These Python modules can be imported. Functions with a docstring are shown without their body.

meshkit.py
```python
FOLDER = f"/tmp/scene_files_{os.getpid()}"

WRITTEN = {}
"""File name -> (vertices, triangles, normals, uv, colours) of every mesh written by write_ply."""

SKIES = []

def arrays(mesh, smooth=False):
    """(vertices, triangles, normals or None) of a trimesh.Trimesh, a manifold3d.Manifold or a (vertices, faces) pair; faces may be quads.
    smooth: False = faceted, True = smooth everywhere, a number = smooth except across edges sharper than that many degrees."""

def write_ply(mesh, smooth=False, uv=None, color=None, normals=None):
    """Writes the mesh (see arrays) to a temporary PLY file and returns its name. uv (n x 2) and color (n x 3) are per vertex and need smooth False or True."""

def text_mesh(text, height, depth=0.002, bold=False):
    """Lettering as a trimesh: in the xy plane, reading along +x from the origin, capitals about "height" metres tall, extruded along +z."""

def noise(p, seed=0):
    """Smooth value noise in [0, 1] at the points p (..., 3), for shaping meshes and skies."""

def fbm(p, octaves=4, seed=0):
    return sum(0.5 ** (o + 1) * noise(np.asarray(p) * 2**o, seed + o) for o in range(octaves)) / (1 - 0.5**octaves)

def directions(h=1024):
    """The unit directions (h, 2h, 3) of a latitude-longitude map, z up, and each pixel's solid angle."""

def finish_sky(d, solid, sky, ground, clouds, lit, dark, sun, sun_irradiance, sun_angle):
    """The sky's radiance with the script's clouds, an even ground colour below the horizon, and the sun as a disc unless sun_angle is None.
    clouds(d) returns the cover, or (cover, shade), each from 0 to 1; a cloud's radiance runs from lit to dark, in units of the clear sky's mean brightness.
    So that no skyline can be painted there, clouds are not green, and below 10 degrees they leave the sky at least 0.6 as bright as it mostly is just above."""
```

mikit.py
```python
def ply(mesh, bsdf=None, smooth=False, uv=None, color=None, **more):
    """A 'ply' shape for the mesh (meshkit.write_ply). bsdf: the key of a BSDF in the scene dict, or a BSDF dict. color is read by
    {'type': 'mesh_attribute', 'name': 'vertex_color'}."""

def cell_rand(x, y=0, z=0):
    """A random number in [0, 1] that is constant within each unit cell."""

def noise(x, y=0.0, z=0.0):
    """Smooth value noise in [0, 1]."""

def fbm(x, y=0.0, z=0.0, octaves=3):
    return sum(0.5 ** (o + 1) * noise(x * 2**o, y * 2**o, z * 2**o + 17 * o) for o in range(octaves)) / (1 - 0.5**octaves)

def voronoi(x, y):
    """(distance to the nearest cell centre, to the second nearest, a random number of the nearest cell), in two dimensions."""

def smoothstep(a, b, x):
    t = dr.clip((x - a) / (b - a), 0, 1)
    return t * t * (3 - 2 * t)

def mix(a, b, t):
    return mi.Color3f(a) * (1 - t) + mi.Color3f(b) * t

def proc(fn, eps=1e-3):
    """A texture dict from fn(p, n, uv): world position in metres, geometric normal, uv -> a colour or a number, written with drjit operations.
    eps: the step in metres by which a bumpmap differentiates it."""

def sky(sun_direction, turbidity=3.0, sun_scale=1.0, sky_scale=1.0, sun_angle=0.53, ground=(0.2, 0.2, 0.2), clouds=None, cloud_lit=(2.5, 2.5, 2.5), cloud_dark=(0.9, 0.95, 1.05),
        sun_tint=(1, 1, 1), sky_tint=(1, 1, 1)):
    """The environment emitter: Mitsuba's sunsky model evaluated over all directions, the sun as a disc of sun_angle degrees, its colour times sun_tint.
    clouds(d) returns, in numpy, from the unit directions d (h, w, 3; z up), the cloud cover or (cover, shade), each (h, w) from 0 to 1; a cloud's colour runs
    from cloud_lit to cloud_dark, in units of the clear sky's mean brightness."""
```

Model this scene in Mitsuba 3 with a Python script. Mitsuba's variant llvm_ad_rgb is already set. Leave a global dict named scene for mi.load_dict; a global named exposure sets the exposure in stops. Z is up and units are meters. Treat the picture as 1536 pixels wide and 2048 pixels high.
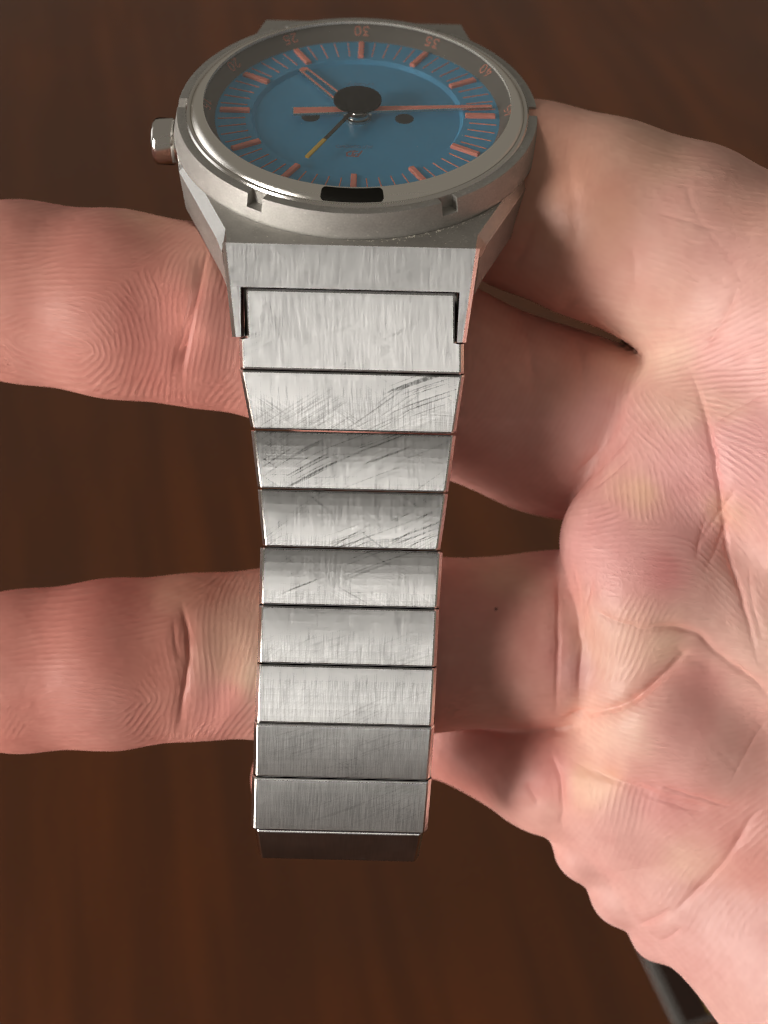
import math, numpy as np, trimesh, mitsuba as mi, drjit as dr, mikit, meshkit
from scipy import ndimage, fft as sfft
from shapely.geometry import Polygon, Point, box as sbox, LineString
from shapely import affinity
from shapely.ops import unary_union
from mikit import noise, fbm, smoothstep, mix, cell_rand, voronoi

T = mi.ScalarTransform4f
# ------------------------------------------------------------------ camera, lamps, exposure
# The hand and the watch are laid out in millimetres in a frame of their own (x right, y up along the hanging bracelet, z out of the
# palm), which stands tilted PITCH over the table top (world z = 0).
PITCH = math.radians(45)
sp, cp = math.sin(PITCH), math.cos(PITCH)
AXES = np.stack([[1, 0, 0], [0, sp, cp], [0, -cp, sp]], 1)     # frame x, y, z in the world
ORIGIN = np.array([0, 0, 0.150])
def world(p):
    return np.asarray(p, float) * 0.001 @ AXES.T + ORIGIN

scene, labels = {}, {}
exposure = 0.0
eye = world([0, 0, 140])
scene['camera'] = {'type': 'thinlens', 'fov': 31.87, 'fov_axis': 'x', 'near_clip': 0.02, 'far_clip': 20.0,
                   'aperture_radius': 0.0011, 'focus_distance': 0.1375,
                   'to_world': T().look_at(origin=eye.tolist(), target=world([0, 0, 0]).tolist(), up=AXES[:, 1].tolist())}

def window_light(direction, dist, w, h, radiance):
    d = AXES @ (np.array(direction, float) / np.linalg.norm(direction))
    c = ORIGIN + d * dist
    return {'type': 'rectangle', 'to_world': T().look_at(origin=c.tolist(), target=ORIGIN.tolist(), up=[0, 0, 1]) @ T().scale([w / 2, h / 2, 1]),
            'bsdf': {'type': 'diffuse', 'reflectance': {'type': 'rgb', 'value': [0.5, 0.5, 0.5]}},
            'emitter': {'type': 'area', 'radiance': {'type': 'rgb', 'value': radiance}}}
scene['window_light'] = window_light((-0.82, -0.23, 0.50), 1.7, 0.40, 0.80, [32.5, 30.6, 28.2])
scene['window_light_001'] = window_light((-0.90, 0.42, -0.12), 1.9, 1.1, 0.9, [1.25, 1.22, 1.18])
labels['window_light_001'] = {'label': 'second window further away on the left', 'category': 'window', 'kind': 'structure'}
labels['window_light'] = {'label': 'daylight window to the left', 'category': 'window', 'kind': 'structure'}
scene['room_light'] = {'type': 'constant', 'radiance': {'type': 'rgb', 'value': [0.190, 0.171, 0.144]}}

# ------------------------------------------------------------------ helpers
def P(*a): return np.array(a, float)

def add(key, mesh, bsdf, M=None, smooth=30, uv=None, color=None, **lab):
    v = np.asarray(mesh.vertices, float)
    if M is not None:
        v = v @ M[:3, :3].T + M[:3, 3]
    m = trimesh.Trimesh(world(v), np.asarray(mesh.faces), process=False)
    scene[key] = mikit.ply(m, bsdf, smooth=smooth, uv=uv, color=color)
    if lab:
        labels[key] = lab
    return key

def numbered(name):
    if name not in scene: return name
    k = 1
    while f'{name}_{k:03d}' in scene: k += 1
    return f'{name}_{k:03d}'

def cat(*ms): return trimesh.util.concatenate(list(ms))

def lathe(profile, n=180):
    """closed or open profile [(r, z)...] turned about z; sharp corners are kept by the smoothing angle"""
    pr = np.array(profile, float)
    a = np.arange(n) * 2 * np.pi / n
    v = np.stack([pr[:, None, 0] * np.cos(a), pr[:, None, 0] * np.sin(a), np.repeat(pr[:, 1:2], n, 1)], -1).reshape(-1, 3)
    i, j = np.meshgrid(np.arange(len(pr) - 1), np.arange(n), indexing='ij')
    a0, a1 = i * n + j, i * n + (j + 1) % n
    b0, b1 = a0 + n, a1 + n
    f = np.concatenate([np.stack([a0, a1, b1], -1).reshape(-1, 3), np.stack([a0, b1, b0], -1).reshape(-1, 3)])
    m = trimesh.Trimesh(v, f, process=False); m.merge_vertices()
    m.update_faces(m.nondegenerate_faces()); m.fix_normals()
    return m

def prism(poly, z0, z1):
    m = trimesh.creation.extrude_polygon(poly, z1 - z0, engine='earcut'); m.apply_translation([0, 0, z0]); return m

def hexa(bottom, top):
    """solid between two quads of 4 points each, same order"""
    v = np.array(list(bottom) + list(top), float)
    f = [[0, 2, 1], [0, 3, 2], [4, 5, 6], [4, 6, 7]]
    for k in range(4):
        l = (k + 1) % 4
        f += [[k, l, l + 4], [k, l + 4, k + 4]]
    m = trimesh.Trimesh(v, f, process=False); m.fix_normals(); return m

# ------------------------------------------------------------------ materials
def rgb(*c): return {'type': 'rgb', 'value': list(c)}

def brushed_tone(p, n, uv):
    """line grain along v, with smudges and handling scratches (uv in mm, u offset per piece)"""
    u, v = uv.x, uv.y
    g = 0.32 * noise(u * 9.0, v * 0.45, 3.0) * 0.7 + 0.10 + 0.55 * noise(u * 15.0, v * 0.7, 7.0) + 0.33 * noise(u * 26.0, v * 1.6, 11.0)
    blot = fbm(u * 0.20, v * 0.34, 5.0)
    link_no = dr.floor((u + 18.85) / 37.7)
    worn = dr.select((link_no > 1.5) & (link_no < 5.5), 1.0, 0.28)
    tone = 0.44 + 0.40 * (g - 0.6) + 0.16 * (blot - 0.5)
    for k, (ang, sx, cut, dp) in enumerate(((0.40, 10.0, 0.70, 0.25), (0.60, 14.0, 0.68, 0.18), (-0.60, 10.0, 0.82, 0.16), (0.05, 12.0, 0.80, 0.16))):
        c, s = math.cos(ang), math.sin(ang)
        a, b = u * c + v * s, -u * s + v * c
        b = b + 0.9 * noise(a * 0.12, b * 0.12, 21.0 + k)
        area = smoothstep(0.50, 0.70, noise(a * 0.14 + 31 * k, b * 0.35, 40.0 + k))
        line = noise(a * 0.14, b * sx, 60.0 + k)
        tone = tone + worn * area * (0.07 * smoothstep(0.70, 0.9, 1 - line) - dp * smoothstep(cut, cut + 0.16, line))
    return mi.Color3f(dr.clip(tone, 0.06, 0.95)) * mi.Color3f(0.975, 0.99, 1.0)
def brushed_height(p, n, uv):
    u, v = uv.x, uv.y
    return 2.5e-6 * (noise(u * 16.0, v * 0.6, 1.0) + 0.6 * noise(u * 9.0, v * 0.9, 2.0))
scene['brushed_steel'] = {'type': 'twosided', 'nested': {'type': 'bumpmap', 'arbitrary': mikit.proc(brushed_height, eps=2e-5), 'scale': 1.0,
    'bsdf': {'type': 'roughconductor', 'material': 'none', 'distribution': 'ggx', 'alpha_u': 0.50, 'alpha_v': 0.105, 'specular_reflectance': mikit.proc(brushed_tone)}}}
scene['polished_steel'] = {'type': 'twosided', 'nested': {'type': 'roughconductor', 'material': 'none', 'alpha': 0.06, 'specular_reflectance': rgb(0.74, 0.72, 0.69)}}
def satin_tone(p, n, uv):
    q = p * 1000.0
    t = 0.53 + 0.1 * (noise(q.x * 7, q.y * 7, q.z * 7) - 0.5) + 0.1 * (fbm(q.x * 0.7, q.y * 0.7, q.z * 0.7) - 0.5)
    speck = smoothstep(0.86, 0.9, noise(q.x * 3.1, q.y * 3.1, q.z * 3.1 + 9))
    return mi.Color3f(t + 0.12 * speck) * mi.Color3f(1.0, 0.975, 0.92)
scene['satin_steel'] = {'type': 'twosided', 'nested': {'type': 'roughconductor', 'material': 'none', 'distribution': 'ggx', 'alpha': 0.3, 'specular_reflectance': mikit.proc(satin_tone)}}
scene['bead_blasted_steel'] = {'type': 'twosided', 'nested': {'type': 'roughconductor', 'material': 'none', 'distribution': 'ggx', 'alpha': 0.42, 'specular_reflectance': mikit.proc(satin_tone)}}
scene['bevel_steel'] = {'type': 'twosided', 'nested': {'type': 'roughconductor', 'material': 'none', 'alpha': 0.17, 'specular_reflectance': rgb(0.56, 0.55, 0.53)}}
scene['rim_steel'] = {'type': 'twosided', 'nested': {'type': 'roughconductor', 'material': 'none', 'alpha': 0.09, 'specular_reflectance': rgb(0.92, 0.90, 0.85)}}
def dial_tone(p, n, uv):
    q = p * 1000.0
    return mix((0.072, 0.31, 0.52), (0.082, 0.33, 0.545), noise(q.x * 9, q.y * 9, q.z * 9))
scene['blue_enamel'] = {'type': 'twosided', 'nested': {'type': 'principled', 'base_color': mikit.proc(dial_tone), 'roughness': 0.42, 'specular': 0.4}}
scene['grey_flange'] = {'type': 'twosided', 'nested': {'type': 'principled', 'base_color': rgb(0.175, 0.162, 0.142), 'roughness': 0.42, 'metallic': 0.35, 'specular': 0.4}}
scene['salmon_paint'] = {'type': 'twosided', 'nested': {'type': 'principled', 'base_color': rgb(0.78, 0.27, 0.20), 'roughness': 0.5}}
scene['salmon_print'] = {'type': 'twosided', 'nested': {'type': 'principled', 'base_color': rgb(0.68, 0.26, 0.19), 'roughness': 0.6}}
scene['number_print'] = {'type': 'twosided', 'nested': {'type': 'principled', 'base_color': rgb(0.60, 0.22, 0.15), 'roughness': 0.6}}
scene['faint_print'] = {'type': 'twosided', 'nested': {'type': 'principled', 'base_color': rgb(0.15, 0.17, 0.24), 'roughness': 0.6}}
scene['black_paint'] = {'type': 'twosided', 'nested': {'type': 'principled', 'base_color': rgb(0.008, 0.0075, 0.006), 'roughness': 0.55, 'specular': 0.08}}
scene['dark_window'] = {'type': 'twosided', 'nested': {'type': 'principled', 'base_color': rgb(0.035, 0.035, 0.03), 'roughness': 0.4}}
scene['dark_hand_paint'] = {'type': 'twosided', 'nested': {'type': 'principled', 'base_color': rgb(0.045, 0.035, 0.022), 'roughness': 0.35}}
scene['yellow_paint'] = {'type': 'twosided', 'nested': {'type': 'principled', 'base_color': rgb(0.62, 0.4, 0.07), 'roughness': 0.4}}
scene['pale_highlight'] = {'type': 'twosided', 'nested': {'type': 'principled', 'base_color': rgb(0.62, 0.60, 0.55), 'roughness': 0.35, 'specular': 0.6}}  # pale colour stands in for light refracted at the glass edge
scene['crystal_glass'] = {'type': 'thindielectric', 'int_ior': 1.5}

# ------------------------------------------------------------------ table
def wood_tone(p, n, uv):
    x, y = p.x, p.y
    c, s = math.cos(-0.20), math.sin(-0.20)
    a, b = x * c - y * s, x * s + y * c
    g = fbm(a * 150.0, b * 14.0, 2.0, octaves=4)
    g2 = noise(a * 260.0, b * 14.0, 5.0)
    t = smoothstep(0.3, 0.72, 0.75 * g + 0.25 * g2)
    warm = smoothstep(0.35, 0.7, fbm(x * 11.0, y * 13.0, 8.0))
    return mix(mix((0.080, 0.0250, 0.0080), (0.098, 0.0295, 0.0086), t), mix((0.094, 0.0255, 0.0056), (0.135, 0.0355, 0.0068), t), warm)
def wood_rough(p, n, uv):
    return 0.26 + 0.2 * fbm(p.x * 25.0, p.y * 25.0, 1.0)
scene['wood'] = {'type': 'principled', 'base_color': mikit.proc(wood_tone), 'roughness': mikit.proc(wood_rough), 'specular': 0.5}
tt = trimesh.creation.box([2.4, 2.4, 0.03]); tt.apply_translation([0, 0.5, -0.015])
scene['table_top'] = mikit.ply(tt, 'wood')
labels['table_top'] = {'label': 'dark reddish brown varnished wooden table top out of focus', 'category': 'table', 'kind': 'structure'}

# ------------------------------------------------------------------ the watch
ROLL = math.radians(-1.4)
Rr = np.array([[math.cos(ROLL), -math.sin(ROLL), 0], [math.sin(ROLL), math.cos(ROLL), 0], [0, 0, 1]])
DIAL = np.array([-2.84, 42.57, -4.24])
TH = math.radians(48.0)
W = np.eye(4); W[:3, :3] = Rr @ np.stack([[1, 0, 0], [0, math.sin(TH), -math.cos(TH)], [0, math.cos(TH), math.sin(TH)]], 1); W[:3, 3] = DIAL
labels['wristwatch'] = {'label': 'steel wristwatch with blue dial, salmon markers and scratched tapering bracelet, held in the hand', 'category': 'watch'}
w_ = 'wristwatch__'

# case: a flat tonneau body, its bevel polished
side = [(12.75, -20.6), (13.5, -18.4), (18.6, -7.0), (19.3, -3.0), (19.3, 3.0), (18.6, 7.0), (13.2, 19.6), (12.2, 23.2)]
outline = Polygon([(x, y) for x, y in side] + [(-x, y) for x, y in side[::-1]])
inner = Polygon([(x - (1.0 if abs(y) < 19 else 0.55), y) for x, y in side] + [(-x + (1.0 if abs(y) < 19 else 0.55), y) for x, y in side[::-1]])
po, pi_ = np.array(outline.exterior.coords)[:-1], np.array(inner.exterior.coords)[:-1]
def ring_faces(a, za, b, zb):
    n = len(a); v = np.vstack([np.c_[a, np.full(n, za)], np.c_[b, np.full(n, zb)]])
    f = []
    for k in range(n):
        l = (k + 1) % n; f += [[k, l, l + n], [k, l + n, k + n]]
    return trimesh.Trimesh(v, f, process=False)
def cap_of(poly, z):
    v, f = trimesh.creation.triangulate_polygon(poly, engine='earcut'); return trimesh.Trimesh(np.c_[v, np.full(len(v), z)], f, process=False)
ZC = -1.75
add(w_ + 'case', cat(cap_of(inner, ZC), ring_faces(po, -2.9, po * 0.985, -7.6), cap_of(affinity.scale(outline, .985, .985), -7.6)), 'satin_steel', W, smooth=False)
add(w_ + 'case__polished_bevel', ring_faces(pi_, ZC, po, -2.9), 'bevel_steel', W, smooth=False)

# bezel: flat ring, conical flank with six notches
def bezel():
    import manifold3d as m3
    body = lathe([(17.75, -2.2), (17.75, 0.95), (18.9, 0.98), (19.15, 0.95), (19.7, -1.35), (19.62, -1.75), (17.75, -2.2)][::-1])
    man = m3.Manifold(m3.Mesh(np.array(body.vertices, np.float32), np.array(body.faces, np.uint32)))
    for k in range(6):
        a = math.radians(-90 + 30 + 60 * k)
        b = m3.Manifold.cube([3.0, 1.75, 1.9], True).translate([19.8, 0, 0.52]).rotate([0, 0, math.degrees(a)])
        man = man - b
    me = man.to_mesh()
    return trimesh.Trimesh(me.vert_properties[:, :3], me.tri_verts, process=False)
add(w_ + 'bezel', bezel(), 'bead_blasted_steel', W, smooth=28)
add(w_ + 'bezel__inner_rim', lathe([(17.72, 0.4), (17.72, 1.1), (17.85, 1.22), (18.1, 1.22), (18.25, 1.0)]), 'polished_steel', W, smooth=40)
# crystal: flat pane and its wide bevel, with the black lozenge at twelve
add(w_ + 'crystal', cap_of(Point(0, 0).buffer(16.3, 90), 2.05), 'crystal_glass', W, smooth=False)
add(w_ + 'crystal__bevel', lathe([(16.3, 2.06), (16.55, 2.0), (16.85, 1.89), (17.15, 1.73), (17.4, 1.54), (17.6, 1.32), (17.74, 1.04)]), 'rim_steel', W, smooth=40)
BEV_R, BEV_Z = [16.42, 16.70, 17.0, 17.28, 17.5, 17.68], [2.03, 1.95, 1.82, 1.64, 1.43, 1.18]
def loz_mesh():
    n, m = 60, 11
    xs = np.linspace(-3.05, 3.05, n)
    half = 0.49 - 0.24 * np.clip((np.abs(xs) - 2.65) / 0.41, 0, 1) ** 2.5
    v = []
    for x, h in zip(xs, half):
        for t in np.linspace(0.5 - h, 0.5 + h, m):
            a = x / 17.0 - np.pi / 2; r = np.interp(t, np.linspace(0, 1, 6), BEV_R); zz = np.interp(t, np.linspace(0, 1, 6), BEV_Z)
            v.append([(r + 0.02) * np.cos(a), (r + 0.02) * np.sin(a), zz + 0.03])
    f = []
    for i in range(n - 1):
        for j in range(m - 1):
            a = i * m + j; f += [[a, a + 1, a + m + 1], [a, a + m + 1, a + m]]
    return trimesh.Trimesh(np.array(v), f, process=False)
add(w_ + 'crystal__black_lozenge', loz_mesh(), 'black_paint', W, smooth=True)
add(w_ + 'crystal__highlight_ring', lathe([(16.40, 1.60), (16.30, 1.64), (16.28, 2.03)]), 'pale_highlight', W, smooth=30)  # thin ring added to imitate the bright refracted line inside the crystal
# dial: recessed centre, raised minute track; flange
add(w_ + 'dial', lathe([(0.0, -0.4), (10.55, -0.4), (11.0, -0.42), (11.35, 0.0), (15.3, 0.02), (15.32, -0.6)]), 'blue_enamel', W, smooth=20)
add(w_ + 'flange', lathe([(15.2, 0.0), (15.28, 0.1), (16.95, 1.55), (17.5, 1.2)]), 'grey_flange', W, smooth=25)

def bar(x0, x1, w0, w1, z0, z1, round_=0.0):
    b = 0.25 * (z1 - z0)
    lo = [(x0, -w0 / 2, z0), (x1, -w1 / 2, z0), (x1, w1 / 2, z0), (x0, w0 / 2, z0)]
    mid = [(x0, -w0 / 2, z1 - b), (x1, -w1 / 2, z1 - b), (x1, w1 / 2, z1 - b), (x0, w0 / 2, z1 - b)]
    up = [(x0 + b, -w0 / 2 + b, z1), (x1 - b, -w1 / 2 + b, z1), (x1 - b, w1 / 2 - b, z1), (x0 + b, w0 / 2 - b, z1)]
    return cat(hexa(lo, mid), hexa(mid, up))
def turned(m, deg):
    m = m.copy(); m.apply_transform(trimesh.transformations.rotation_matrix(math.radians(deg), [0, 0, 1])); return m
# minute k lies at angle -90 - 6 k (twelve towards the bracelet, three at the crown, seen from above)
for k in range(60):
    deg = -90 - 6 * k
    if k % 5 == 0:
        key = numbered(w_ + 'dial__hour_marker')
        add(key, turned(bar(11.55, 14.75, 0.62, 0.62, 0.0, 0.38), deg), 'salmon_paint', W, smooth=False)
    else:
        key = numbered(w_ + 'dial__minute_marker')
        add(key, turned(bar(12.0, 14.9, 0.12, 0.12, 0.0, 0.1), deg), 'salmon_print', W, smooth=False)
for sx in (-1, 1):
    add(numbered(w_ + 'dial__round_window'), cat(trimesh.Trimesh(*[np.array(a) for a in (lambda c: (c.vertices + [sx * 5.04, -0.05, 0], c.faces))(lathe([(0, -0.385), (0.78, -0.385), (0.92, -0.35), (1.0, -0.39)], 40))], process=False)), 'dark_window', W, smooth=25)
# lettering on the dial (reads from the six side) and numbers on the flange
def flat_text(s, h, bold=False):
    m = meshkit.text_mesh(s, h, depth=0.012, bold=bold)
    c = (m.bounds[0] + m.bounds[1]) / 2; m.apply_translation([-c[0], -c[1], 0]); return m
t = flat_text('AUTODROMO', 0.5); t.vertices[:, :2] *= [0.86, 1]; t = turned(t, 180); t.apply_translation([-0.15, -5.6, -0.395])
add(w_ + 'dial__name_lettering', t, 'faint_print', W, smooth=False)
t = flat_text('AUTOMATIC', 0.42); t.vertices[:, :2] *= [0.9, 1]; t = turned(t, 180); t.apply_translation([0, 6.7, -0.395])
add(w_ + 'dial__type_lettering', t, 'faint_print', W, smooth=False)
# emblem: a slanted block with two open loops
em = unary_union([LineString([(-0.75, -0.5), (-0.35, 0.5), (0.1, 0.5), (-0.05, 0.05), (-0.55, 0.0)]).buffer(0.09), LineString([(0.05, -0.5), (0.3, 0.45), (0.75, 0.45), (0.8, -0.1), (0.35, -0.45), (-0.3, -0.45)]).buffer(0.09)])
em = cat(*[prism(g, 0, 0.012) for g in getattr(em, 'geoms', [em])]); em = turned(em, 180); em.apply_translation([-0.1, -6.9, -0.395])
scene['emblem_print'] = {'type': 'twosided', 'nested': {'type': 'principled', 'base_color': rgb(0.30, 0.15, 0.16), 'roughness': 0.6}}
add(w_ + 'dial__emblem', em, 'emblem_print', W, smooth=False)
for s, k in (('5', 5), ('10', 10), ('15', 15), ('20', 20), ('25', 25), ('30', 30), ('35', 35), ('40', 40), ('45', 45), ('50', 50), ('55', 55)):
    m = flat_text(s, 1.12)
    m.vertices[:, 0] *= 0.95
    v = m.vertices.copy()
    r = 16.12 - 0.755 * v[:, 1]                       # glyph tops towards the centre
    phi = np.radians(-90 - 6 * k) + v[:, 0] / 16.1
    zz = 0.1 + (r - 15.28) * (1.45 / 1.67) + 0.02 + v[:, 2]
    m.vertices = np.stack([r * np.cos(phi), r * np.sin(phi), zz], 1)
    add(numbered(w_ + 'flange__number'), m, 'number_print', W, smooth=False)
# hands
scene['hand_side'] = {'type': 'twosided', 'nested': {'type': 'roughconductor', 'material': 'none', 'alpha': 0.2, 'specular_reflectance': rgb(0.8, 0.72, 0.66)}}
mh = hexa([(-6.9, -0.68, 0.4), (14.5, -0.27, 0.4), (14.5, 0.27, 0.4), (-6.9, 0.68, 0.4)], [(-6.9, -0.68, 0.62), (14.5, -0.27, 0.62), (14.5, 0.27, 0.62), (-6.9, 0.68, 0.62)])
mp = hexa([(-6.8, -0.56, 0.62), (14.4, -0.19, 0.62), (14.4, 0.19, 0.62), (-6.8, 0.56, 0.62)], [(-6.8, -0.54, 0.67), (14.4, -0.18, 0.67), (14.4, 0.18, 0.67), (-6.8, 0.54, 0.67)])
add(w_ + 'second_hand', turned(mh, 5.0), 'hand_side', W, smooth=False)
add(w_ + 'second_hand__paint', turned(mp, 5.0), 'salmon_paint', W, smooth=False)
oh = Polygon([(2.0, -0.72), (10.7, -0.55), (11.0, 0), (10.7, 0.55), (2.0, 0.72)])
oh = oh.difference(Polygon([(2.6, -0.40), (10.1, -0.27), (10.1, 0.27), (2.6, 0.40)]))
add(w_ + 'hour_hand', turned(prism(oh, 0.08, 0.28), 126.5), 'hand_side', W, smooth=False)
oi = oh.buffer(-0.07)
add(w_ + 'hour_hand__paint', turned(prism(oi, 0.28, 0.32), 126.5), 'salmon_paint', W, smooth=False)
add(w_ + 'minute_hand', turned(prism(Polygon([(0.5, -0.2), (7.2, -0.18), (7.2, 0.18), (0.5, 0.2)]), 0.85, 1.0), 243.5), 'dark_hand_paint', W, smooth=False)
add(w_ + 'minute_hand__yellow_tip', turned(prism(Polygon([(7.2, -0.21), (10.9, -0.22), (10.9, 0.22), (7.2, 0.21)]), 0.84, 1.02), 243.5), 'yellow_paint', W, smooth=False)
add(w_ + 'hand_hub', lathe([(0, 1.6), (1.0, 1.6), (1.05, 1.5), (1.05, 0.85), (0.8, 0.8), (0.8, 0.35), (1.25, 0.3), (1.25, -0.05), (1.5, -0.1), (1.5, -0.4)], 60), 'polished_steel', W, smooth=30)
add(w_ + 'centre_cap', lathe([(0, 1.92), (2.45, 1.92), (2.55, 1.87), (2.55, 1.6), (0, 1.6)], 90), 'black_paint', W, smooth=30)
# crown: faceted, at three
cm = lathe([(0, 2.5), (1.7, 2.5), (2.2, 2.38), (2.45, 2.1), (2.5, 1.7), (2.5, 0.25), (2.35, 0.05), (1.9, 0.0), (1.9, -1.2)], 12)
cm.apply_transform(trimesh.transformations.rotation_matrix(-math.pi / 2, [0, 1, 0])); cm.apply_translation([-19.8, -0.1, -3.75])
add(w_ + 'crown', cm, 'polished_steel', W, smooth=34)

# bracelet: pieces laid end to end along a path in the (y, z) plane; angle 90 = face straight out
CH, CD = 0.50, 0.34
TS = [0.0, 0.012, 0.03, 0.06, 0.12, 0.25, 0.4, 0.5, 0.61, 0.625, 0.75, 0.88, 0.94, 0.97, 0.988, 1.0]
def end_drop(t, sag):
    return sag * (2 * t - 1) ** 2 + (0.11 * (max(0.0, abs(2 * t - 1) - 0.93) / 0.07) ** 2 if sag else 0.0)
def grid_face(x0a, x1a, x0b, x1b, L, sag, z=0.0, nx=2, ny=10, wf=None, ch=0.0):
    """slightly crowned face, from the top edge (y = 0) to the bottom edge (y = -L); returns mesh, with uv in mm"""
    v, uv = [], []
    ts = TS if sag else [0.0, 0.5, 1.0]
    ny = len(ts) - 1
    for t in ts:
        a, b = x0a + (x0b - x0a) * t, x1a + (x1b - x1a) * t
        if wf: a, b = -wf(t) / 2 + ch, wf(t) / 2 - ch
        for i in range(nx + 1):
            x = a + (b - a) * i / nx
            v.append([x, -L * t, z - end_drop(t, sag)])
            uv.append([x, -L * t])
    f = []
    n = nx + 1
    for j in range(ny):
        for i in range(nx):
            a = j * n + i
            f += [[a, a + n, a + n + 1], [a, a + n + 1, a + 1]]
    return trimesh.Trimesh(np.array(v), f, process=False), np.array(uv)

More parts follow.
